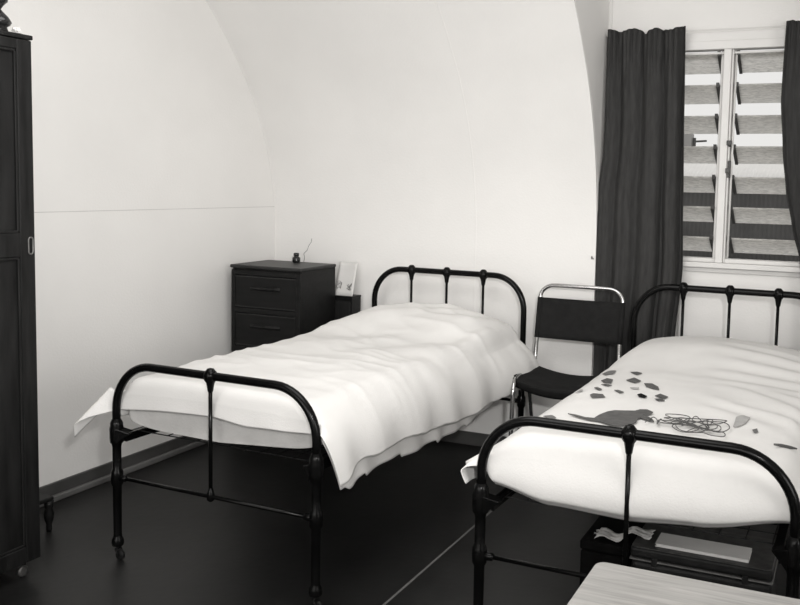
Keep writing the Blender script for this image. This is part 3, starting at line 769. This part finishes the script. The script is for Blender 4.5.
# ---------------------------------------------------------------- curtains
def curtain(name, label, Lt, Rt, ztop, zbot, y0, amp, nf, seed, bulge=None):
    rt = thing(name, label, 'curtain', (interp(Lt, zbot), y0, zbot), 0, 'dark curtains of the louvred window')
    bm = bmesh.new(); V = []; nu, nv = 150, 70
    for j in range(nv + 1):
        v = j / nv; row = []
        for i in range(nu + 1):
            u = i / nu
            zt_ = ztop(u); z = zbot + (zt_ - zbot) * v
            xl_, xr_ = interp(Lt, z), interp(Rt, z)
            uu = u + .030 * noise.noise(Vector((u * 3, z * .7, seed)))
            ph = 2 * PI * nf * (uu + .05 * math.sin(z * 1.2 + seed)) + 2.2 * noise.noise(Vector((u * 2.2, z * .35, seed + 7)))
            k = .45 + .55 * (1 - v)
            f = math.sin(ph) + .35 * math.sin(2.1 * ph + seed)
            f2 = math.sin(2 * PI * 15 * u + seed) * ss(.82, .97, v)
            w = .75 + .5 * noise.noise(Vector((u * 2.5, z * .5, seed + 3)))
            edge = ss(0, .05, u) * ss(0, .05, 1 - u) * .8 + .2
            y = y0 + amp * k * f * w * edge + .006 * f2 + .003 * noise.noise(Vector((u * 20, z * 5, seed)))
            y = min(y, 2.112 - .02 * max(0, (y - 2.112)))
            row.append(bm.verts.new((xl_ + (xr_ - xl_) * u, y, z)))
        V.append(row)
    grid_faces(bm, V)
    bmesh.ops.translate(bm, verts=bm.verts, vec=-Vector(rt.location))
    o = obj('cloth', bm, M['curtain'], rt, smooth=True); o.modifiers.new('t', 'SOLIDIFY').thickness = .0025
    bm = bmesh.new()
    for k in range(6):
        u = .06 + .88 * k / 5; x = interp(Lt, 2.2) + (interp(Rt, 2.2) - interp(Lt, 2.2)) * u
        ring = [(x, 2.118 + .010 * math.cos(a), 2.232 + .010 * math.sin(a)) for a in [2 * PI * q / 12 for q in range(12)]]
        b2 = bmesh.new(); tube(b2, ring, .0018, 5, closed=True); bmesh.ops.translate(b2, verts=b2.verts, vec=-Vector(rt.location))
        obj('curtain_ring', b2, M['brass'], rt)
    bm.free()
    return rt
LcL = [(.20, 1.290), (.464, 1.288), (.89, 1.283), (1.07, 1.281), (1.3, 1.280), (1.45, 1.279), (1.55, 1.290), (1.612, 1.300), (1.812, 1.304), (2.30, 1.302)]
LcR = [(.20, 1.69), (.5, 1.695), (.70, 1.700), (1.05, 1.724), (1.4, 1.713), (1.80, 1.701), (2.30, 1.689)]
def topl(u): return 2.252 - .006 * u + .007 * math.sin(u * 20 + 1) - .016 * math.exp(-((u - .50) / .035) ** 2) - .008 * math.exp(-((u - .70) / .03) ** 2) + .006 * ss(.75, 1, u)
curtain('curtain', 'dark grey gathered curtain hanging at the left side of the louvred window', LcL, LcR, topl, .22, 2.078, .050, 3.4, 3.0)
RcL = [(.20, 2.33), (.8, 2.325), (1.117, 2.273), (1.293, 2.228), (1.46, 2.193), (1.65, 2.170), (1.887, 2.150), (2.30, 2.159)]
RcR = [(.20, 2.58), (1.2, 2.57), (2.30, 2.555)]
def topr(u): return 2.250 + .006 * math.sin(u * 17) + .008 * math.exp(-((u - .04) / .05) ** 2)
curtain('curtain', 'dark grey gathered curtain at the right edge of the photo, swept away to the right', RcL, RcR, topr, .22, 2.078, .045, 3.0, 11.0)
cw = thing('curtain_wire', 'thin stretched wire carrying the two dark curtains above the window', 'curtain rail', (XD0 + .01, 2.118, 2.240))
bm = bmesh.new(); tube(bm, [(0, 0, 0), (1.32, 0, 0)], .0016, 6); obj('wire', bm, M['trim_white'], cw)
for x in (.002, 1.318):
    bm = bmesh.new(); box(bm, x - .007, x + .007, -.008, .058, -.012, .012); obj('bracket', bm, M['trim_white'], cw, bevel=.002)
bm = bmesh.new(); tube(bm, [(1.2715, 2.060, 1.083), (1.2715, 2.045, 1.083), (1.2715, 2.036, 1.090), (1.268, 2.036, 1.098), (1.264, 2.040, 1.090), (1.264, 2.045, 1.082)], .0022, 6)
tag(obj('tieback_hook', bm, M['brass'], smooth=True), 'tiny metal hook on the wall at the left edge of the curtain', 'hook')

# ---------------------------------------------------------------- suitcase, box, papers under the right bed
sc = thing('suitcase', 'dark suitcase lying flat under the right bed behind the foot rail', 'suitcase', (2.085, .645, 0))
obj('case_body', B(-.232, .232, -.142, .142, .0, .168), M['suitcase'], sc, bevel=.018)
obj('case_lid', B(-.235, .235, -.145, .145, .175, .216), M['suitcase'], sc, bevel=.012)
o = obj('case_rim', B(-.236, .236, -.147, .147, .169, .1745), M['suitcase_edge'], sc, bevel=.002); o['label'] = 'worn pale seam between lid and body'
o = obj('lid_edging', rrect(-.232, .232, -.143, .143, .02, .2125, .2165), M['suitcase_rub'], sc, bevel=.0015)
for x in (-.15, .15): obj('latch', B(x - .010, x + .010, -.149, -.144, .156, .186), M['suitcase'], sc, bevel=.002)
bm = bmesh.new(); tube(bm, catmull([(-.06, -.148, .11), (-.055, -.162, .12), (0, -.166, .122), (.055, -.162, .12), (.06, -.148, .11)], 4), .006, 8); obj('handle', bm, M['suitcase'], sc, smooth=True)
tr = thing('low_trunk', 'low dark box on the floor at the left of the suitcase under the right bed', 'box', (1.75, .80, 0))
obj('trunk_body', B(-.088, .088, -.26, .26, 0, .150), M['trunk'], tr, bevel=.008); obj('trunk_lid', B(-.090, .090, -.263, .263, .154, .190), M['trunk'], tr, bevel=.008)
fo = thing('paper_folder', 'flat pale folder of papers lying on top of the dark suitcase', 'folder', (2.085, .585, .2172))
obj('folder_cover', B(-.155, .155, -.055, .055, 0, .002), M['paper'], fo); obj('sheets', B(-.150, .152, -.052, .052, .002, .009), M['paper'], fo); obj('folder_cover', B(-.155, .155, -.055, .055, .009, .011), M['paper'], fo)
bm = bmesh.new(); V = []
for i in range(12):
    V.append([bm.verts.new((1.705 + .20 * j / 12 + .008 * math.sin(i * 1.3), .565 + .012 * math.sin(j * .9) + .075 * i / 11, .192 + .030 * ss(.4, .65, j / 12) + .016 * abs(math.sin(i * .7 + j * .55)) * (.35 + .65 * abs(math.cos(j * .5))))) for j in range(13)])
grid_faces(bm, V); o = obj('newspaper', bm, M['paper'], smooth=True); o.modifiers.new('t', 'SOLIDIFY').thickness = .0015
tag(o, 'crumpled pale newspaper poking out left of the suitcase under the right bed', 'newspaper')

# ---------------------------------------------------------------- foreground table
tb = thing('table', 'pale wooden table whose top corner fills the bottom right of the photo', 'table', (2.5, -1.14, 0))
obj('table_top', rrect(-.438, .45, -.36, .335, .022, .676, .700), M['wood_pale'], tb, bevel=.004)
bm = bmesh.new(); box(bm, -.37, .38, .25, .27, .59, .676); box(bm, -.37, .38, -.30, -.28, .59, .676); box(bm, -.37, -.35, -.28, .25, .59, .676); box(bm, .36, .38, -.28, .25, .59, .676)
obj('apron', bm, M['wood_pale'], tb)
for x in (-.36, .37):
    for y in (-.29, .26):
        bm = bmesh.new(); tube(bm, [(x, y, 0), (x, y, .59), (x, y, .676)], [.018, .026, .026], 4); obj('leg', bm, M['wood_pale'], tb)

# ---------------------------------------------------------------- light
def lamp(name, typ, loc, energy, **k):
    l = bpy.data.lights.new(name, typ); l.energy = energy
    for a, b in k.items(): setattr(l, a, b)
    o = bpy.data.objects.new(name, l); COL.objects.link(o); o.location = loc; return o
def aim(o, t): o.rotation_euler = (Vector(t) - o.location).to_track_quat('-Z', 'Y').to_euler()
fl = lamp('flash_lamp', 'SPOT', (2.85, -2.62, 1.85), 350, spot_size=math.radians(76), spot_blend=1.0, shadow_soft_size=.07, color=(1, .985, .965))
aim(fl, (-.1, 2.06, 2.0))
cl = lamp('ceiling_bounce_fill', 'AREA', (1.2, -.5, 2.7), 46, shape='DISK', size=1.8, color=(1, .985, .965))  # added overhead fill imitating flash bounce off the ceiling, not a fitting
bf = lamp('rear_fill', 'AREA', (1.2, -4.7, 1.75), 96, shape='RECTANGLE', size=3.6, size_y=1.6, color=(1, .985, .965))  # added broad fill behind the camera, no window modelled there
sf = lamp('side_fill', 'AREA', (5.1, -1.3, 1.6), 84, shape='RECTANGLE', size=2.6, size_y=1.4, color=(1, .985, .965)); aim(sf, (0, -.2, 1.4))  # added fill from the right to lift end wall and cheek
aim(bf, (.9, 2, 1.5))
w = bpy.data.worlds.new('overcast_sky'); S.world = w; w.use_nodes = True
bg = w.node_tree.nodes['Background']; bg.inputs[0].default_value = (1, .99, .97, 1); bg.inputs[1].default_value = 1.0

# ---------------------------------------------------------------- camera
yaw, pitch, roll, F, PX, PY = .4224, .0856, .0201, 909.28, 444.93, 262.22
cy, sy, cp_, sp = math.cos(yaw), math.sin(yaw), math.cos(pitch), math.sin(pitch)
fw = Vector((-sy * cp_, cy * cp_, -sp)); rt = Vector((cy, sy, 0)); up = rt.cross(fw)
r2 = math.cos(roll) * rt + math.sin(roll) * up; u2 = -math.sin(roll) * rt + math.cos(roll) * up
cam = bpy.data.cameras.new('camera'); co = bpy.data.objects.new('camera', cam); COL.objects.link(co)
mw = Matrix((( r2.x, u2.x, -fw.x, 2.5022), (r2.y, u2.y, -fw.y, -2.57), (r2.z, u2.z, -fw.z, 1.4549), (0, 0, 0, 1)))
co.matrix_world = mw
cam.sensor_width = 36; cam.lens = F / 800 * 36; cam.shift_x = (400 - PX) / 800; cam.shift_y = (PY - 302.5) / 800
cam.clip_start = .05
S.camera = co
S.view_settings.view_transform = 'Standard'; S.view_settings.look = 'None'; S.view_settings.exposure = -.28; S.view_settings.gamma = 1; S.view_settings.use_curve_mapping = False
